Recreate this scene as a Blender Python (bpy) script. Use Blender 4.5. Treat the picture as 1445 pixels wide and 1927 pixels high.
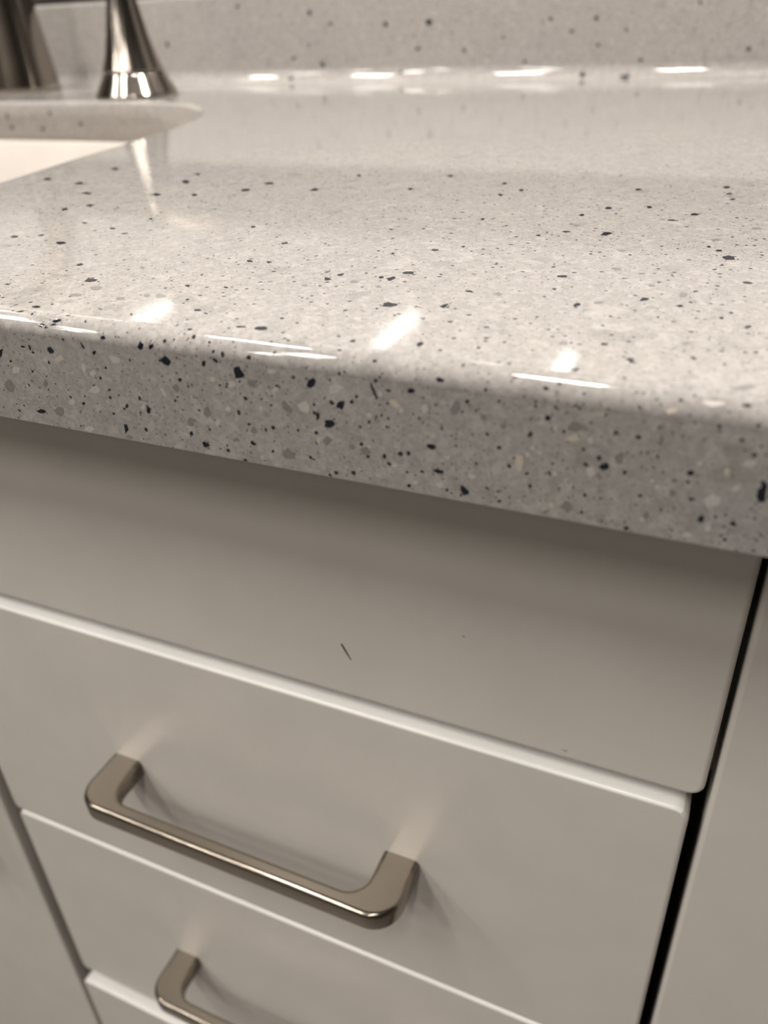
import bpy, bmesh, math, random
from mathutils import Vector, Matrix

# ------------------------------------------------------------------ clean scene
for o in list(bpy.data.objects):
    bpy.data.objects.remove(o, do_unlink=True)
scene = bpy.context.scene
COL = scene.collection

# ------------------------------------------------------------------ camera (a phone held just in front of the drawers)
cam_d = bpy.data.cameras.new('camera')
cam = bpy.data.objects.new('camera', cam_d)
COL.objects.link(cam)
RX = Vector((0.9149752, 0.4015856, -0.0393613))      # camera right
RD = Vector((0.1797578, -0.4929971, -0.8512585))     # camera down
RF = Vector((-0.3612581, 0.7718049, -0.5232683))     # camera forward
RX.normalize(); RF = (RF - RX*RF.dot(RX)).normalized(); RD = RF.cross(RX)
ZC = 0.9616
m3 = Matrix((RX, -RD, -RF)).transposed()
cam.matrix_world = Matrix.Translation((0.0, -0.173, ZC)) @ m3.to_4x4()
cam_d.sensor_fit = 'VERTICAL'
cam_d.lens = 4.0
cam_d.sensor_height = 4.0*1927/1519.07
cam_d.sensor_width = cam_d.sensor_height*1445/1927
cam_d.clip_start = 0.005
cam_d.clip_end = 50
cam_d.dof.use_dof = True
cam_d.dof.focus_distance = 0.200
cam_d.dof.aperture_fstop = 1.8
scene.camera = cam

# ------------------------------------------------------------------ world, exposure, ceiling lamps' strength
w = bpy.data.worlds.new('world'); scene.world = w; w.use_nodes = True
w.node_tree.nodes['Background'].inputs[0].default_value = (1.0, 0.95, 0.9, 1)
w.node_tree.nodes['Background'].inputs[1].default_value = 0.005
LAMP = 375.0
LAMP_COL = (1.0, 0.945, 0.885, 1)
scene.view_settings.view_transform = 'Standard'
scene.view_settings.look = 'None'
scene.view_settings.gamma = 1.0
scene.view_settings.use_curve_mapping = False
scene.view_settings.exposure = 0.12
scene.cycles.blur_glossy = 0.0
scene.cycles.sample_clamp_indirect = 20.0
scene.cycles.max_bounces = 7; scene.cycles.diffuse_bounces = 3; scene.cycles.glossy_bounces = 5

# ------------------------------------------------------------------ node helpers and materials
class NT:
    def __init__(s, name):
        s.m = bpy.data.materials.new(name); s.m.use_nodes = True
        s.t = s.m.node_tree; s.b = s.t.nodes['Principled BSDF']
    def n(s, kind, **kw):
        x = s.t.nodes.new(kind)
        for k, v in kw.items():
            if k.startswith('i_'):
                x.inputs[k[2:].replace('_', ' ')].default_value = v
            else:
                setattr(x, k, v)
        return x
    def l(s, a, b): s.t.links.new(a, b)
    def math(s, op, a, b=None, clamp=False):
        x = s.t.nodes.new('ShaderNodeMath'); x.operation = op; x.use_clamp = clamp
        for i, v in enumerate((a, b)):
            if v is None: continue
            if isinstance(v, (int, float)): x.inputs[i].default_value = v
            else: s.l(v, x.inputs[i])
        return x.outputs[0]
    def mix(s, fac, a, b):
        x = s.t.nodes.new('ShaderNodeMix'); x.data_type = 'RGBA'
        for v, i in ((fac, 0), (a, 6), (b, 7)):
            if isinstance(v, (int, float)): x.inputs[i].default_value = v
            elif isinstance(v, tuple): x.inputs[i].default_value = v if len(v) == 4 else v+(1,)
            else: s.l(v, x.inputs[i])
        return x.outputs[2]
    def ramp(s, v, lo, hi):
        x = s.t.nodes.new('ShaderNodeMapRange'); x.clamp = True
        s.l(v, x.inputs[0]); x.inputs[1].default_value = lo; x.inputs[2].default_value = hi
        return x.outputs[0]

def simple(name, col, rough=0.5, metal=0.0, bump=None, ior=1.5):
    t = NT(name); t.b.inputs['Base Color'].default_value = col+(1,)
    t.b.inputs['Roughness'].default_value = rough; t.b.inputs['Metallic'].default_value = metal
    t.b.inputs['IOR'].default_value = ior
    co = t.n('ShaderNodeTexCoord')
    nz = t.n('ShaderNodeTexNoise', i_Scale=35.0, i_Detail=4.0); t.l(co.outputs['Object'], nz.inputs['Vector'])
    t.l(t.mix(t.ramp(nz.outputs[0], 0.3, 0.7), tuple(c*0.965 for c in col), tuple(min(1, c*1.02) for c in col)), t.b.inputs['Base Color'])
    if bump:
        sc, st, dist = bump
        n2 = t.n('ShaderNodeTexNoise', i_Scale=sc, i_Detail=3.0); t.l(co.outputs['Object'], n2.inputs['Vector'])
        b = t.n('ShaderNodeBump', i_Strength=st, i_Distance=dist); t.l(n2.outputs[0], b.inputs['Height'])
        t.l(b.outputs[0], t.b.inputs['Normal'])
    return t.m

def stone_gloss(t):
    """polished surface with the faint ripple of hand buffing"""
    t.b.inputs['Roughness'].default_value = 0.065
    t.b.inputs['IOR'].default_value = 1.5
    co = t.n('ShaderNodeTexCoord')
    nz = t.n('ShaderNodeTexNoise', i_Scale=420.0, i_Detail=2.0); t.l(co.outputs['Object'], nz.inputs['Vector'])
    b = t.n('ShaderNodeBump', i_Strength=0.03, i_Distance=0.0002); t.l(nz.outputs[0], b.inputs['Height'])
    t.l(b.outputs[0], t.b.inputs['Normal'])
    return co

def make_stone():
    t = NT('speckled_stone'); co = stone_gloss(t)
    nz = t.n('ShaderNodeTexNoise', i_Scale=330.0, i_Detail=2.0); t.l(co.outputs['Object'], nz.inputs['Vector'])
    sub = t.n('ShaderNodeVectorMath', operation='SUBTRACT'); t.l(nz.outputs['Color'], sub.inputs[0]); sub.inputs[1].default_value = (.5, .5, .5)
    scl = t.n('ShaderNodeVectorMath', operation='SCALE'); t.l(sub.outputs[0], scl.inputs[0]); scl.inputs['Scale'].default_value = 0.0016
    add = t.n('ShaderNodeVectorMath', operation='ADD'); t.l(co.outputs['Object'], add.inputs[0]); t.l(scl.outputs[0], add.inputs[1])
    P = add.outputs[0]
    def vor(scale, off, rnd=1.0):
        mp = t.n('ShaderNodeVectorMath', operation='ADD'); t.l(P, mp.inputs[0]); mp.inputs[1].default_value = (off, off*1.7, off*2.3)
        v = t.n('ShaderNodeTexVoronoi', i_Scale=scale, i_Randomness=rnd); t.l(mp.outputs[0], v.inputs['Vector'])
        sp = t.n('ShaderNodeSeparateColor'); t.l(v.outputs['Color'], sp.inputs[0])
        return v.outputs['Distance'], sp.outputs[0], sp.outputs[1], sp.outputs[2]
    big = t.n('ShaderNodeTexNoise', i_Scale=14.0, i_Detail=2.0); t.l(co.outputs['Object'], big.inputs['Vector'])
    col = t.mix(t.ramp(big.outputs[0], 0.35, 0.65), STONE_A, STONE_B)
    # crushed grains
    d, r, g, b = vor(1900, 0.11)
    col = t.mix(t.math('MULTIPLY', r, 0.30), col, STONE_DK)
    col = t.mix(t.math('MULTIPLY', t.math('GREATER_THAN', g, 0.90), 0.4), col, STONE_GR)
    d, r, g, b = vor(900, 0.31)
    col = t.mix(t.math('MULTIPLY', r, 0.30), col, STONE_DK)
    col = t.mix(t.math('MULTIPLY', t.math('GREATER_THAN', g, 0.82), 0.2), col, STONE_LT)
    d, r, g, b = vor(480, 0.77)
    col = t.mix(t.math('MULTIPLY', t.math('GREATER_THAN', r, 0.91), 0.19), col, STONE_LT)
    col = t.mix(t.math('MULTIPLY', t.math('GREATER_THAN', g, 0.93), 0.22), col, STONE_GR)
    # shell-white and grey chips
    d, r, g, b = vor(230, 1.13)
    col = t.mix(t.math('MULTIPLY', t.math('GREATER_THAN', r, 0.97), 0.18), col, STONE_LT)
    col = t.mix(t.math('MULTIPLY', t.math('GREATER_THAN', g, 0.97), 0.3), col, STONE_GR)
    # dark specks, three sizes
    for scale, off, keep, rad, op in ((1150, 2.2, 0.35, 0.30, 0.8), (520, 3.1, 0.50, 0.30, 0.95), (170, 4.7, 0.90, 0.20, 0.97)):
        d, r, g, b = vor(scale, off)
        lim = t.math('MULTIPLY', t.math('MULTIPLY', t.math('SUBTRACT', r, keep), 1.0/(1-keep), clamp=True), rad)
        msk = t.ramp(t.math('SUBTRACT', lim, d), 0.0, 0.05)
        col = t.mix(t.math('MULTIPLY', msk, op), col, (0.012, 0.013, 0.02))
    t.l(col, t.b.inputs['Base Color'])
    return t.m

STONE_A = (0.375, 0.355, 0.33); STONE_B = (0.36, 0.338, 0.325); STONE_DK = (0.20, 0.187, 0.175)
STONE_LT = (0.52, 0.495, 0.465); STONE_GR = (0.19, 0.178, 0.17)
M_STONE = make_stone()
def chip_mat(name, col, var=0.5):
    t = NT(name); co = stone_gloss(t)
    nz = t.n('ShaderNodeTexNoise', i_Scale=1400.0, i_Detail=3.0); t.l(co.outputs['Object'], nz.inputs['Vector'])
    t.l(t.mix(t.ramp(nz.outputs[0], 0.35, 0.7), tuple(c*(1-var*.35) for c in col), tuple(min(1, c*(1+var*.3)) for c in col)), t.b.inputs['Base Color'])
    return t.m
M_CHIP = {'k': chip_mat('black_chip', (0.012, 0.014, 0.022), 1.0), 'w': chip_mat('white_chip', (0.45, 0.43, 0.405), .2),
          'c': chip_mat('cream_chip', (0.48, 0.43, 0.345), .2), 'g': chip_mat('grey_chip', (0.21, 0.197, 0.187), .3)}

M_EDGE_LIT = simple('laminate_lit_edge', (0.91, 0.895, 0.86), 0.25)  # whiter than the laminate: light on the horizontal edges put into the colour
M_FRONT = simple('drawer_laminate', (0.64, 0.605, 0.555), 0.36, bump=(1100.0, 0.05, 0.0002))
M_CARC = simple('carcass_board', (0.50, 0.47, 0.42), 0.55)
M_MARK = simple('scuff', (0.10, 0.07, 0.06), 0.6)
M_MARK2 = simple('smudge', (0.42, 0.38, 0.34), 0.5)
M_SINK = simple('white_porcelain', (0.56, 0.52, 0.48), 0.12)
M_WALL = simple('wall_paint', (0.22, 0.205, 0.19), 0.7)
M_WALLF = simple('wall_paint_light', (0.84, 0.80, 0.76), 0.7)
M_CEIL = simple('ceiling_paint', (0.32, 0.305, 0.29), 0.8)
M_FLOOR = simple('floor_vinyl', (0.10, 0.09, 0.08), 0.4)
M_FRAME = simple('dark_trim_wood', (0.030, 0.023, 0.020), 0.75)
M_GLOSS = simple('reflector_gloss', (0.34, 0.33, 0.32), 0.015, ior=2.4)  # finish of the added reflector, set to mirror the ceiling lamps
M_TRIM = simple('lamp_trim', (0.8, 0.8, 0.78), 0.4)

def brushed(name, col, rough, axis_scale):
    t = NT(name); t.b.inputs['Metallic'].default_value = 1.0
    co = t.n('ShaderNodeTexCoord'); mp = t.n('ShaderNodeMapping'); mp.inputs['Scale'].default_value = axis_scale
    t.l(co.outputs['Object'], mp.inputs[0])
    nz = t.n('ShaderNodeTexNoise', i_Scale=1.0, i_Detail=3.0); t.l(mp.outputs[0], nz.inputs['Vector'])
    t.l(t.mix(nz.outputs[0], tuple(c*0.82 for c in col), col), t.b.inputs['Base Color'])
    b = t.n('ShaderNodeBump', i_Strength=0.10, i_Distance=0.0002); t.l(nz.outputs[0], b.inputs['Height']); t.l(b.outputs[0], t.b.inputs['Normal'])
    t.b.inputs['Roughness'].default_value = rough
    return t.m
M_NICKEL = brushed('brushed_nickel_pull', (0.37, 0.325, 0.27), 0.19, (120, 2500, 2500))
M_FAUCET = brushed('brushed_nickel_faucet', (0.42, 0.38, 0.335), 0.15, (900, 900, 60))
tl = NT('lamp_lens'); tl.b.inputs['Base Color'].default_value = (0.9, 0.9, 0.9, 1)
tl.b.inputs['Emission Color'].default_value = LAMP_COL; tl.b.inputs['Emission Strength'].default_value = LAMP
M_LENS = tl.m
tl = NT('tube_lens'); tl.b.inputs['Base Color'].default_value = (0.9, 0.9, 0.9, 1)
tl.b.inputs['Emission Color'].default_value = LAMP_COL; tl.b.inputs['Emission Strength'].default_value = LAMP*.12
M_TUBE = tl.m

# ------------------------------------------------------------------ object helpers
def obj(name, bm, mat, parent=None, smooth=None):
    me = bpy.data.meshes.new(name); bm.to_mesh(me); bm.free()
    if mat: me.materials.append(mat)
    o = bpy.data.objects.new(name, me); COL.objects.link(o)
    if parent: o.parent = parent
    return o
def empty(name, loc, label, cat, group=None):
    o = bpy.data.objects.new(name, None); COL.objects.link(o); o.empty_display_size = .05
    o.location = loc; o['label'] = label; o['category'] = cat
    if group: o['group'] = group
    return o
def adopt(o, parent):
    """parent without moving: meshes are modelled in world coordinates"""
    o.parent = parent
    o.matrix_parent_inverse = Matrix.Translation(-Vector(parent.location))
    return o
def box(bm, x0, x1, y0, y1, z0, z1):
    v = [bm.verts.new(p) for p in ((x0,y0,z0),(x1,y0,z0),(x1,y1,z0),(x0,y1,z0),(x0,y0,z1),(x1,y0,z1),(x1,y1,z1),(x0,y1,z1))]
    for f in ((0,3,2,1),(4,5,6,7),(0,1,5,4),(1,2,6,5),(2,3,7,6),(3,0,4,7)): bm.faces.new([v[i] for i in f])
def boxobj(name, dims, mat, parent=None, bev=0.0):
    bm = bmesh.new(); box(bm, *dims)
    if bev: bmesh.ops.bevel(bm, geom=bm.edges[:], offset=bev, segments=2, affect='EDGES', profile=.5)
    o = obj(name, bm, mat)
    if parent: adopt(o, parent)
    return o
def struct(o): o['kind'] = 'structure'; return o
def loft(bm, loops, cap0=True, cap1=True, smooth=True, closed=True):
    rows = [[bm.verts.new(p) for p in L] for L in loops]
    n = len(rows[0])
    for a, b in zip(rows, rows[1:]):
        for i in range(n if closed else n-1):
            f = bm.faces.new((a[i], a[(i+1) % n], b[(i+1) % n], b[i])); f.smooth = smooth
    if cap0: bm.faces.new(list(reversed(rows[0])))
    if cap1: bm.faces.new(rows[-1])
    return rows
def lathe(bm, prof, cx, cy, n=64, smooth=True):
    loops = [[(cx+r*math.cos(2*math.pi*i/n), cy+r*math.sin(2*math.pi*i/n), z) for i in range(n)] for r, z in prof]
    return loft(bm, loops, True, True, smooth)
def tube(bm, pts, rads, n=32):
    pts = [Vector(p) for p in pts]; loops = []
    for i, p in enumerate(pts):
        d = (pts[min(i+1, len(pts)-1)]-pts[max(i-1, 0)]).normalized()
        a = Vector((1, 0, 0)) if abs(d.x) < .9 else Vector((0, 1, 0))
        u = (a-d*a.dot(d)).normalized(); v = d.cross(u)
        loops.append([p+(u*math.cos(2*math.pi*k/n)+v*math.sin(2*math.pi*k/n))*rads[i] for k in range(n)])
    loft(bm, loops)

# ------------------------------------------------------------------ the room
WX0, WX1, WY0, WY1, CEIL = -4.0, 3.0, -4.4, 0.626, 2.45
struct(boxobj('floor', (WX0-.1, WX1+.1, WY0-.1, WY1+.1, -.1, 0), M_FLOOR))
struct(boxobj('ceiling', (WX0-.1, WX1+.1, WY0-.1, WY1+.1, CEIL, CEIL+.1), M_CEIL))
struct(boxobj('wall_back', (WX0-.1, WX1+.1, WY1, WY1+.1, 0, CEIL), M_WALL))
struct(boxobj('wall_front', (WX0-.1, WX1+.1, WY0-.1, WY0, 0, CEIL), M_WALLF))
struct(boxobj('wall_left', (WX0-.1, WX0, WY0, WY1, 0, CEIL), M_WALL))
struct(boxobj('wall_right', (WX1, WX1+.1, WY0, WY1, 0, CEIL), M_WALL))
M_ABSORB = simple('absorber_dark', (0.06, 0.05, 0.045), 0.5)
struct(boxobj('light_absorber', (WX0, WX1, WY0, WY0+.02, 0, 1.35), M_ABSORB))  # added, out of view: keeps bounced room light off the drawers
for nm, o in [(o.name, o) for o in COL.objects if o.get('kind') == 'structure']:
    o['label'] = {'floor': 'grey vinyl floor of the room', 'ceiling': 'white painted ceiling', 'wall_back': 'greige painted wall behind the backsplash',
                  'wall_front': 'greige painted wall facing the counter', 'wall_left': 'greige painted wall at the sink end', 'light_absorber': 'added dark sheet along the far wall that soaks up stray light', 'wall_right': 'greige painted wall at the right end'}[nm]

# ------------------------------------------------------------------ countertop: slab with rolled edge, sink cut-out, coved backsplash
YF, ZT, ZB, EA, EB, YB, RC, HB = -.050, .910, .8802, .0042, .0042, .603, .0125, .0755
CX0, CX1 = -1.36, .56
def profile():
    P = [(YF, .8840), (YF, ZT-EB)]
    for i in range(1, 17):
        t = math.pi/2*i/16; P.append((YF+EA*(1-math.cos(t)), ZT-EB+EB*math.sin(t)))
    P.append((YB-RC, ZT))
    for i in range(1, 13):
        t = math.pi/2*i/12; P.append((YB-RC+RC*math.sin(t), ZT+RC*(1-math.cos(t))))
    P.append((YB, ZT+HB))
    return P
PROF = profile(); SLEN = [0.0]
for a, b in zip(PROF, PROF[1:]): SLEN.append(SLEN[-1]+math.hypot(b[0]-a[0], b[1]-a[1]))
def on_profile(x, s, off=0.0):
    i = 0
    while i < len(SLEN)-2 and s > SLEN[i+1]: i += 1
    a, b = PROF[i], PROF[i+1]; u = (s-SLEN[i])/(SLEN[i+1]-SLEN[i])
    L = SLEN[i+1]-SLEN[i]; ny, nz = -(b[1]-a[1])/L, (b[0]-a[0])/L
    return (x, a[0]+(b[0]-a[0])*u+ny*off, a[1]+(b[1]-a[1])*u+nz*off)

# sink cut-out (half outline, mirrored about the spout)
SXC = -.72
HALF = [(-.72,.045),(-.50,.045),(-.38,.046),(-.315,.050),(-.290,.062),(-.2872,.0780),(-.2894,.0890),(-.2950,.1120),(-.3010,.1372),(-.3070,.1650),(-.3153,.2038),
        (-.3240,.2400),(-.3364,.2801),(-.354,.3220),(-.378,.3600),(-.410,.3900),(-.450,.4100),(-.500,.4200),(-.56,.4225),(-.72,.4225)]
def catmull(P, k):
    out = []
    for i in range(len(P)-1):
        p0, p1, p2, p3 = P[max(i-1, 0)], P[i], P[i+1], P[min(i+2, len(P)-1)]
        for j in range(k):
            t = j/k
            out.append(tuple(.5*((2*p1[c])+(-p0[c]+p2[c])*t+(2*p0[c]-5*p1[c]+4*p2[c]-p3[c])*t*t+(-p0[c]+3*p1[c]-3*p2[c]+p3[c])*t**3) for c in (0, 1)))
    out.append(P[-1]); return out
hf = catmull(HALF, 4)
OUTL = hf + [(2*SXC-x, y) for x, y in reversed(hf[1:-1])]           # counter-clockwise seen from above
def offset(P, d):
    """offset a closed CCW outline outwards by d"""
    n = len(P); R = []
    for i in range(n):
        a, b = P[i-1], P[(i+1) % n]; tx, ty = b[0]-a[0], b[1]-a[1]; L = math.hypot(tx, ty)
        R.append((P[i][0]+ty/L*d, P[i][1]-tx/L*d))
    return R

counter = empty('countertop', (-.4, .28, ZB), 'pale grey speckled stone countertop with black flakes and coved backsplash', 'countertop')
bm = bmesh.new()
RR = .003
rim = []
for i in range(6):
    t = math.pi/2*i/5
    rim.append([(x, y, ZT-RR*(1-math.cos(t))) for x, y in offset(OUTL, RR*(1-math.sin(t)))])
rim.append([(x, y, ZB) for x, y in OUTL])
rows = [[bm.verts.new(p) for p in L] for L in rim]; n = len(OUTL)
for a, b in zip(rows, rows[1:]):
    for i in range(n):
        f = bm.faces.new((a[(i+1) % n], a[i], b[i], b[(i+1) % n])); f.smooth = True
# front face + roll
nroll = 18; front = [[bm.verts.new((x, *PROF[i])) for i in range(nroll)] for x in (CX0, CX1)]
for i in range(nroll-1):
    f = bm.faces.new((front[0][i], front[1][i], front[1][i+1], front[0][i+1])); f.smooth = i > 0
# bevelled underside of the front edge
low = [[front[k][0], bm.verts.new((x, YF+.026, ZB))] for k, x in ((0, CX0), (1, CX1))]
bm.faces.new((low[0][0], low[1][0], low[1][1], low[0][1]))
bk = [bm.verts.new((x, YB-RC, ZT)) for x in (CX0, CX1)]
bb = [bm.verts.new((x, YB-RC, ZB)) for x in (CX0, CX1)]
bm.faces.new((bk[0], bk[1], bb[1], bb[0]))
top = [front[0][-1], front[1][-1], bk[1], bk[0]]
bot = [low[0][-1], low[1][-1], bb[1], bb[0]]
def planar_with_hole(quad, ring):
    es = []
    for L in (quad, ring):
        for i in range(len(L)):
            a, b = L[i], L[(i+1) % len(L)]
            es.append(bm.edges.get((a, b)) or bm.edges.new((a, b)))
    r = bmesh.ops.triangle_fill(bm, use_beauty=True, use_dissolve=False, edges=es)
    for f in r['geom']:
        if isinstance(f, bmesh.types.BMFace): f.smooth = False
planar_with_hole(top, rows[0]); planar_with_hole(bot, rows[-1])
for k in (0, 1):
    f = bm.faces.new(low[k][:0:-1] + front[k] + [bk[k], bb[k]])
bmesh.ops.recalc_face_normals(bm, faces=bm.faces[:])
slab = adopt(obj('slab', bm, M_STONE), counter)
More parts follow.
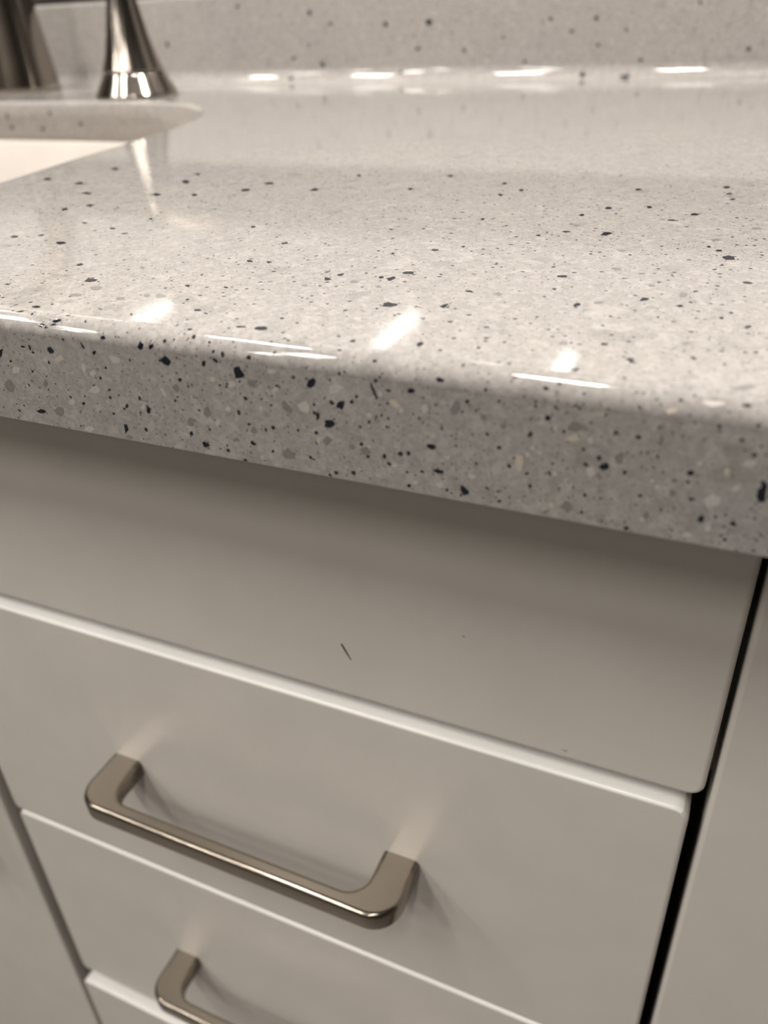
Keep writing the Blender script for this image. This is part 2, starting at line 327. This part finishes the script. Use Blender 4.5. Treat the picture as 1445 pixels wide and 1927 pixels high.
# backsplash with cove
bm = bmesh.new()
sec = PROF[18:] ; sec = sec[:-1] + [(YB, ZT+HB-.003), (YB+.001, ZT+HB-.0008), (YB+.003, ZT+HB), (YB+.0195, ZT+HB), (YB+.0195, ZB), (YB-RC, ZB)]
L0 = [bm.verts.new((CX0, *p)) for p in sec]; L1 = [bm.verts.new((CX1, *p)) for p in sec]
for i in range(len(sec)):
    j = (i+1) % len(sec)
    f = bm.faces.new((L0[i], L0[j], L1[j], L1[i])); f.smooth = i < 12
bm.faces.new(L0); bm.faces.new(list(reversed(L1)))
bmesh.ops.recalc_face_normals(bm, faces=bm.faces[:])
splash = adopt(obj('backsplash', bm, M_STONE), counter)
splash['label'] = 'coved stone backsplash along the wall'
CHIPS = {
 'k': '-13279 2554 135 45 33 -42;-13359 2464 96 21 8 -17;-13675 2427 89 24 20 -38;-13555 2387 35 20 18 -18;-13117 2746 69 23 16 -18;-14388 2703 89 39 24 -24;-15080 1640 67 8 -51 -131;-12312 1979 59 7 -16 -54;-12579 2083 30 14 32 -90;-14124 1887 41 15 7 -62;-14325 1886 76 -2 -15 -26;-14069 1780 48 5 -11 -32;-11990 2332 69 7 1 -43;-11027 2263 74 8 -7 -87;-10765 2269 48 -22 -74 -86;-12968 723 47 7 -14 -47;-14300 348 139 11 -28 -64;-11156 834 66 19 -4 -97;-11907 292 62 23 5 -111;-14240 1314 41 5 -12 -33;-14837 1480 42 5 -12 -33;-12081 1665 37 4 -9 -31;-12157 599 38 6 -9 -33;-11825 761 37 5 -8 -32;-11394 737 29 4 -8 -32;-9073 3201 104 32 31 -49;-8672 3238 144 44 68 -112;-9400 2505 30 3 11 -32;-10444 2023 114 -49 -72 -87;-9531 2064 64 8 -12 -62;-8740 1966 118 42 20 -140;-7137 1969 96 36 19 -100;-10189 1633 42 -18 -35 -44;-10145 447 63 10 -11 -58;-9822 229 86 -36 -40 -55;-8622 455 92 -18 -28 -56;-9263 194 47 8 -8 -51;-8100 877 37 6 -4 -30;-7527 926 36 6 -5 -47;-8167 357 38 7 -6 -43;-7058 1304 47 7 -8 -90;-7761 2798 51 12 23 -42;-7236 331 30 5 -3 -30;-9218 1645 32 4 -5 -29;-8035 1581 24 3 -3 -23;-8284 1479 25 3 -3 -23;-10329 1241 27 4 -5 -24;-6542 1608 113 55 31 -97;-6808 1181 116 -24 -48 -112;-5845 1968 25 13 81 -210;-5108 2089 82 11 -1 -56;-4579 2347 87 10 6 -41;-4731 1047 89 -29 -27 -63;-4594 546 93 -19 -16 -50;-4097 243 54 53 57 -77;-6321 1695 55 8 -3 -48;-5558 2028 61 -2 -6 -26;-5693 668 44 8 -2 -51;-6904 33 36 7 -4 -43;-4925 477 41 -18 -14 -27;-5202 126 38 7 -1 -41;-5727 2265 31 4 1 -24;-6208 1822 38 5 -2 -32;-4882 1985 25 4 0 -25;-4652 1878 30 4 0 -25;-3908 1882 24 4 1 -30;-3886 846 30 5 1 -32;-5715 1522 21 3 -2 -43;-6430 2275 27 3 1 -24;-5871 2534 45 6 9 -31;-4902 2507 19 2 4 -14;-6733 2078 22 3 -3 -32;-4970 1564 19 10 12 -33;-5087 1636 26 4 0 -21;-4157 1815 24 4 0 -25;-4538 1427 20 3 0 -37;-6033 608 39 7 -2 -35;-4168 122 26 5 0 -23;-2742 2428 56 7 7 -35;-2663 1928 44 -20 -25 -59;-2585 1998 22 3 2 -24;-2871 2111 27 4 2 -33;-2876 2187 27 4 2 -23;-3501 2109 28 4 1 -29;-3697 1456 38 -1 -4 -31;-1650 1188 86 16 8 -79;-1303 1145 38 7 5 -44;-2878 565 38 7 2 -43;-1529 1834 38 6 4 -38;-2955 809 36 18 8 -24;-2566 912 28 5 2 -31;-2512 1089 36 7 2 -26;-2944 1547 46 -1 -3 -25;-3203 1076 24 4 1 -26;-2217 2205 35 19 9 -20;-2109 2425 25 3 4 -21;-1686 2229 22 12 8 -16;-2090 2258 25 3 2 -18;-1920 576 27 5 3 -37;-2127 690 23 4 2 -21;-3457 342 25 5 1 -28;-3430 146 50 10 1 -28;-3249 261 20 4 1 -28;-1941 1946 26 4 3 -28;-3753 2279 33 4 3 -27;-2580 86 24 5 1 -17;-2025 1449 20 12 17 -39;800 1148 83 -20 -18 -194;-299 1321 55 37 24 -50;-315 1141 36 7 4 -24;-507 1138 24 5 3 -24;-864 2033 28 4 4 -27;206 583 28 6 6 -35;478 520 47 -11 -5 -44;323 2565 70 11 5 -37;-859 1306 29 -4 -2 -19;-1094 1542 21 4 3 -24;-996 1559 20 4 3 -24;631 1939 22 4 6 -31;-508 1932 20 3 3 -18;-648 551 29 6 3 -25;-1062 23 22 5 3 -21;417 187 32 7 6 -35;874 81 35 8 4 -20;919 393 19 4 7 -39;693 838 19 4 4 -19;-14523 5061 173 101 119 -132;-18172 8006 144 36 121 -131;-14228 2991 84 48 76 -76;-10564 3850 73 22 49 -70;-11659 7700 95 25 57 -91;-20099 14919 184 37 167 -220;-24869 16297 209 38 225 -253;-17174 16310 149 119 148 -229;-18559 15125 120 24 153 -218;-20583 17426 165 30 220 -308;-25771 19588 178 28 253 -306;-27062 16873 183 32 253 -267;-22966 14556 257 51 156 -178;-21202 12719 91 134 173 -190;-21646 11948 -36 219 210 -204;-19322 10329 97 23 112 -127;-17908 9916 102 24 76 -91;-19497 8640 73 54 83 -83;-20226 8295 90 67 142 -137;-17568 11356 88 20 103 -134;-13670 11139 69 51 79 -123;-11888 5346 74 21 53 -74;-10928 5486 55 16 36 -55;-11243 4440 47 14 36 -50;-10269 3715 80 -23 26 -45;-16344 4220 73 21 55 -54;-11787 3186 39 12 60 -74;-15879 6196 57 64 80 -84;-21140 19023 139 23 197 -283;-6789 5361 167 49 58 -134;-7307 7736 145 40 43 -106;-7538 7200 115 87 60 -130;-7803 7245 70 68 49 -100;-8972 6763 137 -43 70 -160;-5508 6724 91 -1 29 -93;-5659 5627 56 120 60 -124;-7476 9918 93 24 38 -102;-7395 13628 75 17 43 -135;-5317 3363 59 36 50 -116;-6564 3106 51 32 40 -77;-11728 9585 71 78 65 -105;-11119 7738 74 20 54 -91;-11296 17643 102 19 85 -209;-17038 17729 259 47 119 -200;-14691 16891 105 141 154 -274;-14349 19927 94 16 117 -248;-8406 19306 118 22 58 -198;-7949 17270 94 19 52 -174;-10850 20406 128 22 78 -217;-8388 9298 60 16 42 -99;-6898 10435 47 12 32 -92;-9508 11782 59 14 39 -92;-8540 3913 41 26 32 -52;-6628 2681 41 7 12 -28;-6396 4735 41 12 20 -47;-3661 12713 129 88 43 -207;-4206 15900 135 29 31 -170;-3098 16295 89 19 30 -209;-1736 15540 161 36 18 -177;-2276 14675 142 -4 13 -118;-4728 12669 116 28 28 -121;-506 10968 129 -23 8 -197;-776 11587 77 20 8 -104;-1875 7203 120 76 19 -107;-3099 6472 59 89 34 -114;-3859 8404 113 31 20 -84;-3802 7392 60 -11 15 -77;-338 6409 42 13 6 -81;139 5995 57 35 7 -91;-187 6772 42 13 4 -67;-2157 4329 62 20 13 -67;-1608 3727 65 7 9 -69;-611 4091 52 -16 2 -63;344 4689 42 13 2 -46;-2378 2966 78 47 23 -91;-1196 19950 119 22 15 -210;-1046 18795 107 21 13 -195;-3816 18981 106 20 28 -182;-7502 18176 87 17 51 -182;-1148 6939 67 -13 6 -87;-4772 14801 66 15 30 -141;-5342 12079 61 15 26 -102;-1033 11897 48 12 9 -107;-112 3970 28 9 3 -37;-1463 6119 28 9 6 -48;-734 9853 50 14 5 -67;-870 17975 74 15 8 -123;-29771 71698 275 -9 -3 -260;-30863 69736 231 -6 -3 -186;-26468 69448 197 -5 2 -163;-40546 68636 283 -5 -22 -242;-43620 69204 232 -5 -20 -177;-17101 70630 177 -5 13 -152;-15195 71503 172 -6 14 -148;-12662 70606 148 -5 15 -130;-3206 69034 154 -4 30 -162;-18948 71560 157 -5 9 -132;-39418 71897 192 -6 -12 -146;-41583 72853 222 -8 -19 -188;-33955 71716 234 -8 -9 -224;-15841 67313 246 -5 64 -293;-12383 66987 394 53 82 -338;-11266 68434 148 -3 17 -133;-22964 70377 141 -4 5 -138;-41841 70262 170 -4 -13 -130;-21001 68506 164 -3 7 -140;-14817 69579 174 -4 13 -133;-7263 72278 137 -6 19 -123;-43883 67419 236 -4 83 -249;-32527 67908 211 -3 28 -184;-49206 73654 237 -9 -27 -171;-58090 70719 294 -7 -51 -232',
 'w': '-11771 1872 136 -57 -90 -101;-12712 1576 101 26 -12 -132;-12490 1488 97 -19 -51 -75;-12505 1106 206 28 -28 -97;-12967 113 181 54 -9 -99;-14765 1287 151 19 -42 -113;-11282 889 51 7 -28 -115;-13304 713 120 17 -25 -81;-7993 2082 107 13 -9 -71;-8935 1699 88 12 -14 -86;-7953 1724 94 43 15 -55;-7317 1471 152 22 -16 -157;-9104 1145 117 17 -15 -90;-9418 791 73 11 -13 -74;-8451 180 39 7 -9 -63;-8325 1270 62 9 -10 -70;-10667 1289 49 21 26 -130;-5718 1932 64 9 -3 -73;-5322 1664 52 8 -2 -63;-6634 1916 167 50 13 -118;-4864 1773 56 8 -1 -93;-4443 864 72 13 0 -55;-5062 223 71 14 -2 -75;-4577 259 90 17 0 -69;-3953 561 91 17 1 -72;-5485 511 66 12 -2 -57;-5994 824 41 -29 -38 -50;-5964 1474 65 10 -4 -81;-1876 1050 89 -40 -34 -91;-2882 1313 65 11 3 -51;-2755 1257 60 10 3 -56;-2471 898 46 8 4 -62;-2956 1180 47 8 3 -51;-2514 1755 71 11 4 -49;-1927 1624 43 7 8 -87;-136 2520 189 16 7 -53;105 886 133 27 22 -136;-848 1062 50 9 7 -54;118 347 68 15 11 -71;-157 148 90 20 12 -82;424 1166 76 15 12 -70;-930 286 43 9 6 -52;-767 964 49 10 7 -49;-187 1500 47 8 9 -56;549 1632 105 43 26 -78',
 'c': '-13365 1709 140 16 -31 -94;-9379 1760 84 11 -13 -75;-7094 784 59 10 -10 -105;-5440 1787 101 -57 -38 -57;-3091 1028 90 2 -15 -201;-2204 1621 123 20 5 -63;-2482 251 47 10 5 -76;-749 2318 117 16 9 -53;243 1440 49 9 13 -79',
 'g': '-15121 828 172 23 -65 -173;-13942 1073 81 11 -34 -100;-13760 401 140 77 39 -97;-11843 69 130 21 -19 -75;-8460 1773 132 -28 -46 -89;-7739 1389 95 72 122 -175;-10118 707 104 16 -31 -157;-9640 996 93 42 27 -119;-10324 1453 89 12 -25 -120;-7821 344 169 -32 -56 -122;-8564 761 89 14 -11 -79;-9020 468 92 15 -8 -50;-4291 1866 71 -24 -57 -137;-6913 791 117 19 -9 -99;-6105 721 90 -65 -66 -85;-6372 760 80 13 -5 -69;-4078 2739 81 16 15 -45;-2192 1816 199 43 13 -95;-1409 1386 93 16 12 -112;-2202 298 111 23 9 -118;-1706 979 44 8 8 -81;-3769 1751 77 12 2 -65;-3403 1656 52 8 3 -75;-811 1826 52 9 11 -79;-512 908 81 16 10 -74;-858 376 47 10 10 -77;-12001 4453 132 38 116 -153;-13925 4588 152 43 123 -143;-12790 4058 108 32 95 -116;-14026 3992 117 78 125 -134;-12343 4437 73 21 106 -137;-10563 5387 60 17 46 -73;-14005 6387 82 22 83 -106;-9234 6143 96 27 52 -95;-8275 6723 107 30 56 -118;-7550 6504 93 26 42 -95;-4819 6696 108 31 39 -128;-5819 8043 71 19 35 -106;-7439 2772 102 23 30 -57;-10161 6193 86 24 57 -97;226 3037 187 101 9 -118;-808 4810 78 25 10 -96;-1172 7712 102 29 21 -187;-2822 9330 126 34 28 -156;-2200 9087 111 31 16 -108;-2859 4165 117 37 22 -94;-923 12690 124 31 11 -142;-59 14170 128 31 9 -219;-2725 6693 91 27 20 -105;-4632 13479 105 25 35 -160;-2965 11021 111 29 22 -129;-1887 8184 95 27 14 -99',
}
random.seed(5)
CHIP_NAME = {'k': 'black_chip', 'w': 'white_chip', 'c': 'cream_chip', 'g': 'grey_chip'}
def make_chip(kind, x, s, ax, as_, bx, bs):
    off = .00004 if s < .5 else .00008
    off *= 1 if kind == 'k' else .7
    bm = bmesh.new()
    def P(u, v):
        ss = max(.0002, min(SLEN[-1]-.0002, s+u*as_+v*bs))
        return bm.verts.new(on_profile(x+u*ax+v*bx, ss, off))
    size = max(math.hypot(ax, as_), math.hypot(bx, bs))
    blobs = [(0, 0, 1.0)]
    if kind == 'k' and size > .0009:                      # broken flakes carry a few crumbs
        for _ in range(random.randint(2, 5)):
            a = random.random()*6.28; r = random.uniform(.95, 1.5); blobs.append((math.cos(a)*r, math.sin(a)*r, random.uniform(.10, .26)))
    for cu, cv, sc in blobs:
        big = sc == 1.0
        nv = random.randint(6, 9) if (kind == 'k' and big) else random.randint(5, 6) if big else 4
        ph = random.random()*6.28; rim = []
        for i in range(nv):
            a = ph+2*math.pi*(i+random.uniform(-.3, .3))/nv
            r = random.uniform(.62, 1.25)*sc
            rim.append((cu+math.cos(a)*r, cv+math.sin(a)*r))
        c = P(cu, cv); r2 = [P(u, v) for u, v in rim]
        if big: r1 = [P(cu+(u-cu)*.5, cv+(v-cv)*.5) for u, v in rim]
        for i in range(nv):
            j = (i+1) % nv
            if big: bm.faces.new((c, r1[i], r1[j])); bm.faces.new((r1[i], r2[i], r2[j], r1[j]))
            else: bm.faces.new((c, r2[i], r2[j]))
    q = Vector(on_profile(x, s, .001))-Vector(on_profile(x, s, 0))
    bm.normal_update()
    for f in bm.faces:
        if f.normal.dot(q) < 0: f.normal_flip()
        f.smooth = True
    o = obj(CHIP_NAME[kind], bm, M_CHIP[kind])
    adopt(o, splash if s > SLEN[18] else slab)
for kind, txt in CHIPS.items():
    for rec in txt.split(';'):
        make_chip(kind, *[int(v)/1e5 for v in rec.split()])

# the same flakes go on along the counter beyond the photographed stretch
for i in range(48):
    x = random.choice((random.uniform(-1.33, -.25), random.uniform(.07, .54)))
    s = random.uniform(.002, .10) if x < 0 else random.uniform(.002, .60)
    make_chip('k', x, s, random.uniform(.0008, .002), random.uniform(-.0005, .0005), random.uniform(-.0005, .0005), random.uniform(.0007, .0016))
for x, z in ((-.6315, .8985), (-.6560, .8920), (-.6290, .8895), (-.5930, .8885), (-.5810, .9010), (-.5490, .8930), (-.5190, .8965), (-.5150, .8930), (-.4860, .9010)):
    bm = bmesh.new(); ring = [bm.verts.new((x+math.cos(i*1.047)*random.uniform(.0012, .0022), .4221, z+math.sin(i*1.047)*random.uniform(.0012, .0022))) for i in range(6)]
    f = bm.faces.new(ring); bm.normal_update()
    if f.normal.y > 0: f.normal_flip()
    adopt(obj('black_chip', bm, M_CHIP['k']), slab)

# ------------------------------------------------------------------ cabinets under the counter
def rounded_rect(x0, x1, z0, z1, r, seg=5):
    P = []
    for cx, cz, a0 in ((x1-r, z1-r, 0), (x0+r, z1-r, 90), (x0+r, z0+r, 180), (x1-r, z0+r, 270)):
        for i in range(seg+1):
            a = math.radians(a0+90*i/seg); P.append((cx+r*math.cos(a), cz+r*math.sin(a)))
    return P
def front_panel(name, x0, x1, z0, z1, yf, parent, label=None, th=.019, e=.0016, rc=.0045):
    bm = bmesh.new(); loops = []
    loops.append([(x, yf+th, z) for x, z in rounded_rect(x0, x1, z0, z1, rc)])
    for i in range(5):
        t = math.pi/2*i/4; ins = e*(1-math.cos(t))
        loops.append([(x, yf+e*(1-math.sin(t)), z) for x, z in rounded_rect(x0+ins, x1-ins, z0+ins, z1-ins, rc-ins)])
    rows = loft(bm, loops)
    bm.normal_update(); zm = (z0+z1)/2
    for f in bm.faces:
        if f.smooth and abs(f.calc_center_median().z-zm) > (z1-z0)/2-.0012: f.material_index = 1     # steep overhead light painted onto top and bottom edges
    bmesh.ops.recalc_face_normals(bm, faces=bm.faces[:])
    o = adopt(obj(name, bm, M_FRONT), parent); o.data.materials.append(M_EDGE_LIT)
    if label: o['label'] = label
    return o
def pull_outline(X0, X1, w, yo, yi, Ro, Ri, seg=8):
    """U-shaped bar seen from above: feet at y=0, bar at y=-yo"""
    P = [(X0, .0004)]
    for i in range(seg+1):
        a = math.radians(180+90*i/seg); P.append((X0+Ro+Ro*math.cos(a), -yo+Ro+Ro*math.sin(a)))
    for i in range(seg+1):
        a = math.radians(270+90*i/seg); P.append((X1-Ro+Ro*math.cos(a), -yo+Ro+Ro*math.sin(a)))
    P += [(X1, .0004), (X1-w, .0004)]
    for i in range(seg+1):
        a = math.radians(0-90*i/seg); P.append((X1-w-Ri+Ri*math.cos(a), -yi+Ri+Ri*math.sin(a)))
    for i in range(seg+1):
        a = math.radians(270-90*i/seg); P.append((X0+w+Ri+Ri*math.cos(a), -yi+Ri+Ri*math.sin(a)))
    P.append((X0+w, .0004))
    return P
def make_pull_mesh():
    """drawer pull centred on its two screws, lying along x, standing out towards -y"""
    P = pull_outline(-.0714, .0714, .0145, .0268, .0203, .0115, .0085)
    e, h = .0019, .0046
    bm = bmesh.new(); loops = []
    n = len(P)
    def ins(d):
        R = []
        for i in range(n):
            a, p, b = P[i-1], P[i], P[(i+1) % n]
            n1 = (b[1]-p[1], -(b[0]-p[0])); n0 = (p[1]-a[1], -(p[0]-a[0]))
            l1 = math.hypot(*n1) or 1; l0 = math.hypot(*n0) or 1
            m = (n1[0]/l1+n0[0]/l0, n1[1]/l1+n0[1]/l0); L = m[0]**2+m[1]**2
            k = 2*d/L if L > .5 else d
            x, y = p[0]-m[0]*k, p[1]-m[1]*k
            if p[1] > 0: y = .0004
            R.append((x, y))
        return R
    for i in range(6):
        t = math.pi/2*i/5; loops.append([(x, y, -h+e*(1-math.sin(t))) for x, y in ins(e*(1-math.cos(t)))][:] )
    loops = [[(x, y, -h+e*(1-math.sin(math.pi/2*i/5))) for x, y in ins(e*(1-math.cos(math.pi/2*i/5)))] for i in range(5, -1, -1)]
    loops += [[(x, y, h-e*(1-math.sin(math.pi/2*i/5))) for x, y in ins(e*(1-math.cos(math.pi/2*i/5)))] for i in range(0, 6)]
    loft(bm, loops)
    bmesh.ops.recalc_face_normals(bm, faces=bm.faces[:])
    me = bpy.data.meshes.new('handle'); bm.to_mesh(me); bm.free(); me.materials.append(M_NICKEL)
    return me
PULL = make_pull_mesh()
def handle(parent, x, y, z, rot=0.0):
    o = bpy.data.objects.new('handle', PULL); COL.objects.link(o)
    o.location = (x, y, z); o.rotation_euler = (0, rot, 0)
    adopt(o, parent); o['label'] = 'brushed nickel bow handle'
    return o
XL, XR = -.3015, .0125
cab = empty('drawer_cabinet', (-.145, .28, 0), 'white laminate drawer bank with nickel bow handles under the countertop edge', 'cabinet')
boxobj('side_panel', (-.3005, -.2845, .0215, .56, .10, .72), M_CARC, cab)
boxobj('side_panel', (-.004, .011, .0215, .56, .10, .8795), M_CARC, cab)
boxobj('top_rail', (-.2845, .0215, .0215, .040, .759, .8795), M_CARC, cab)
boxobj('back_panel', (-.2845, -.004, .548, .56, .10, .72), M_CARC, cab)
boxobj('bottom_panel', (-.2845, -.004, .0215, .548, .10, .116), M_CARC, cab)
boxobj('plinth', (-.3005, .011, .06, .075, 0.0, .0995), M_CARC, cab)
d1 = front_panel('false_front', XL, .0146, .7686, .8762, 0.0, cab, 'plain top panel without a handle')
d2 = front_panel('drawer', XL, XR-.0001, .6163, .7622, -.0004, cab)
d3 = front_panel('drawer', XL, XR-.0001, .4655, .6138, 0.0, cab)
d4 = front_panel('drawer', XL+.0008, XR-.0001, .1200, .4592, -.0042, cab, 'bottom drawer standing slightly proud')
HXC = (-.2157-.0729)/2
handle(d2, HXC, -.0004, ZC-.2683-.0046)
handle(d3, HXC+.001, 0.0, ZC-.4180-.0046)
handle(d4, HXC, -.0042, .375)
def mark(parent, pts, mat, name):
    bm = bmesh.new(); bm.faces.new([bm.verts.new((x, -.00005, z)) for x, z in pts]); bmesh.ops.recalc_face_normals(bm, faces=bm.faces[:])
    bm.normal_update()
    if bm.faces[0].normal.y > 0: bmesh.ops.reverse_faces(bm, faces=bm.faces[:])
    adopt(obj(name, bm, mat), parent)
mark(d1, [(-.0985, ZC-.1705), (-.0978, ZC-.1703), (-.0965, ZC-.1728), (-.0949, ZC-.1762), (-.0953, ZC-.1763), (-.0972, ZC-.1732)], M_MARK, 'scratch')
mark(d1, [(-.0578, ZC-.1543), (-.0569, ZC-.1545), (-.0568, ZC-.1552), (-.0575, ZC-.1553)], M_MARK2, 'smudge')
mark(d1, [(-.0262, ZC-.1893), (-.0240, ZC-.1888), (-.0246, ZC-.1899)], M_MARK2, 'smudge')

cabr = empty('base_cabinet', (.23, .28, 0), 'plain white laminate cabinet right of the dark gap beside the drawers', 'cabinet')
boxobj('side_panel', (.0220, .0370, .0215, .56, .10, .8795), M_CARC, cabr)
boxobj('side_panel', (.4350, .4500, .0215, .56, .10, .8795), M_CARC, cabr)
boxobj('back_panel', (.037, .435, .548, .56, .10, .8795), M_CARC, cabr)
boxobj('bottom_panel', (.037, .435, .0215, .548, .10, .116), M_CARC, cabr)
boxobj('top_rail', (.037, .435, .0215, .040, .80, .8795), M_CARC, cabr)
boxobj('plinth', (.022, .450, .06, .075, 0.0, .0995), M_CARC, cabr)
front_panel('door', .0164, .4500, .1200, .8762, 0.0, cabr)
cabl = empty('sink_cabinet', (-.76, .28, 0), 'white laminate sink cabinet at the left edge beside the drawers', 'cabinet')
boxobj('side_panel', (-.3260, -.3115, .0215, .56, .10, .72), M_CARC, cabl)
boxobj('side_panel', (-1.2250, -1.2100, .0215, .56, .10, .8795), M_CARC, cabl)
boxobj('back_panel', (-1.21, -.326, .548, .56, .10, .72), M_CARC, cabl)
boxobj('bottom_panel', (-1.21, -.326, .0215, .548, .10, .116), M_CARC, cabl)
boxobj('top_rail', (-1.21, -.3115, .0215, .036, .80, .8795), M_CARC, cabl)
boxobj('plinth', (-1.225, -.3115, .06, .075, 0.0, .0995), M_CARC, cabl)
dl = front_panel('door', -.7640, -.3120, .1200, .8762, 0.0, cabl)
dl2 = front_panel('door', -1.2200, -.7670, .1200, .8762, 0.0, cabl)
handle(dl, -.356, 0.0, .635, math.pi/2)
handle(dl2, -1.170, 0.0, .635, math.pi/2)

# ------------------------------------------------------------------ sink and faucet
sink = empty('sink', (SXC, .23, ZB), 'white porcelain undermount sink below the speckled countertop', 'sink')
bm = bmesh.new(); loops = []
def sh(P, d, k=1.0):
    Q = offset(P, d); cy = .235
    return [(SXC+(x-SXC)*k, cy+(y-cy)*k) for x, y in Q]
for d, k, z in ((.012, 1, ZB-.012), (.012, 1, ZB-.0003), (.001, 1, ZB-.0003), (-.001, 1, ZB-.004), (-.004, .99, ZB-.05), (-.012, .97, ZB-.10), (-.022, .93, ZB-.122), (-.036, .88, ZB-.130), (-.03, .35, ZB-.137),
                (-.03, .35, ZB-.147), (-.034, .90, ZB-.140), (-.012, .96, ZB-.128), (.002, .985, ZB-.10), (.006, 1, ZB-.05), (.006, 1, ZB-.012)):
    loops.append([(x, y, z) for x, y in sh(OUTL, d, k)])
rows = [[bm.verts.new(p) for p in L] for L in loops]; n = len(OUTL)
rows.append(rows[0])
for a, b in zip(rows, rows[1:]):
    for i in range(n):
        f = bm.faces.new((a[i], a[(i+1) % n], b[(i+1) % n], b[i])); f.smooth = True
bm.faces.new(rows[8]); bm.faces.new(rows[9])
bmesh.ops.recalc_face_normals(bm, faces=bm.faces[:])
adopt(obj('bowl', bm, M_SINK), sink)
bm = bmesh.new(); lathe(bm, [(.030, ZB-.1368), (.030, ZB-.1350), (.022, ZB-.1345), (.018, ZB-.1362)], SXC, .235)
bmesh.ops.recalc_face_normals(bm, faces=bm.faces[:]); adopt(obj('drain', bm, M_FAUCET), sink)

SX, SY = -.720, .540
fauc = empty('faucet', (SX, SY, ZT), 'brushed nickel faucet with cone shaped handle behind the white sink', 'faucet')
def fin(name, bm, parent):
    bmesh.ops.recalc_face_normals(bm, faces=bm.faces[:]); return adopt(obj(name, bm, M_FAUCET), parent)
bm = bmesh.new()
lathe(bm, [(.0345, ZT+.0001), (.0350, ZT+.0010), (.0340, ZT+.006), (.0318, ZT+.025), (.0290, ZT+.05), (.0262, ZT+.075), (.0235, ZT+.10), (.0205, ZT+.13), (.0205, ZT+.1305)], SX, SY)
fin('column', bm, fauc)
bm = bmesh.new(); pts = []; rd = []
for i in range(13):
    a = math.radians(180*i/12*.85); pts.append((SX, SY-.065*(1-math.cos(a)), ZT+.131+.07*math.sin(a))); rd.append(.0190-.0005*i)
tube(bm, pts, rd)
fin('spout', bm, fauc)
for HX, HY, sgn in ((-.5213, .470, 1), (-.9187, .470, -1)):
    bm = bmesh.new()
    lathe(bm, [(.0249, ZT+.0184), (.0249, ZT+.0192), (.0262, ZT+.0193), (.0258, ZT+.0205), (.0216, ZT+.032), (.0178, ZT+.046), (.0146, ZT+.060), (.0120, ZT+.072), (.0104, ZT+.084), (.0100, ZT+.092), (.0085, ZT+.095)], HX, HY)
    hd = fin('handle', bm, fauc); hd['label'] = 'cone shaped handle'
    bm = bmesh.new()
    lathe(bm, [(.0355, ZT+.0001), (.0358, ZT+.0008), (.0346, ZT+.003), (.0300, ZT+.011), (.0268, ZT+.0172), (.0262, ZT+.0182), (.0250, ZT+.0184)], HX, HY)
    fin('base_ring', bm, hd)
    bm = bmesh.new()
    tube(bm, [(HX-sgn*.010, HY, ZT+.0958), (HX-sgn*.006, HY, ZT+.0995), (HX+sgn*.02, HY, ZT+.101), (HX+sgn*.055, HY, ZT+.105), (HX+sgn*.072, HY, ZT+.108)], [.006, .0072, .0066, .0056, .0045], 24)
    fin('lever', bm, hd)

# ------------------------------------------------------------------ added gloss panel above the backsplash, brightens the counter and mirrors lamps in it
mir = empty('reflector_panel', (-.45, WY1, 1.0), 'added glossy wall panel, a reflector in a dark frame just above the stone backsplash', 'wall panel')
MX0, MX1, MZ0, MZ1, FW = -1.34, .54, .9875, 1.95, .062
boxobj('frame_rail', (MX0, MX1, WY1-.018, WY1, MZ0, MZ0+FW), M_FRAME, mir, .001)
boxobj('frame_rail', (MX0, MX1, WY1-.018, WY1, MZ1-FW, MZ1), M_FRAME, mir, .001)
boxobj('frame_stile', (MX0, MX0+FW, WY1-.018, WY1, MZ0+FW, MZ1-FW), M_FRAME, mir, .001)
boxobj('frame_stile', (MX1-FW, MX1, WY1-.018, WY1, MZ0+FW, MZ1-FW), M_FRAME, mir, .001)
boxobj('panel', (MX0+FW, MX1-FW, WY1-.006, WY1, MZ0+FW, MZ1-FW), M_GLOSS, mir)

# ------------------------------------------------------------------ ceiling downlights
LAMPS = [(-1.75, .06, .24, .058), (-.95, .06, .24, .058), (-.15, .06, .24, .058), (.65, .06, .24, .058),
         (-1.75, -1.02, .13, .63), (-.80, -1.00, .13, .63), (.15, -1.04, .10, .60),
         (-2.5, -1.78, .10, .53), (-1.45, -1.74, .10, .53), (-.65, -1.80, .10, .53), (.10, -1.84, .07, .50),
         (-3.50, -2.66, .08, .40), (-1.85, -2.83, .08, .64), (-.80, -2.54, .08, .40)]
for xx, yy, lx, ly in LAMPS:
    dl_ = empty('ceiling_light', (xx, yy, CEIL), 'slim recessed linear ceiling light', 'light', 'recessed linear ceiling lights')
    bm = bmesh.new()
    def rect(e, z): return [(xx+sx*(lx/2+e), yy+sy*(ly/2+e), z) for sx, sy in ((-1, -1), (1, -1), (1, 1), (-1, 1))]
    ring = [rect(0, CEIL), rect(.018, CEIL-.0005), rect(.018, CEIL-.004), rect(.003, CEIL-.006), rect(0, CEIL-.004)]
    loft(bm, ring+[ring[0]], False, False, False); bmesh.ops.remove_doubles(bm, verts=bm.verts[:], dist=1e-6)
    bmesh.ops.recalc_face_normals(bm, faces=bm.faces[:]); adopt(obj('trim', bm, M_TRIM), dl_)
    bm = bmesh.new(); bm.faces.new([bm.verts.new(p) for p in reversed(rect(-.0001, CEIL-.003))])
    adopt(obj('lens', bm, M_LENS if ly < .1 else M_TUBE), dl_)
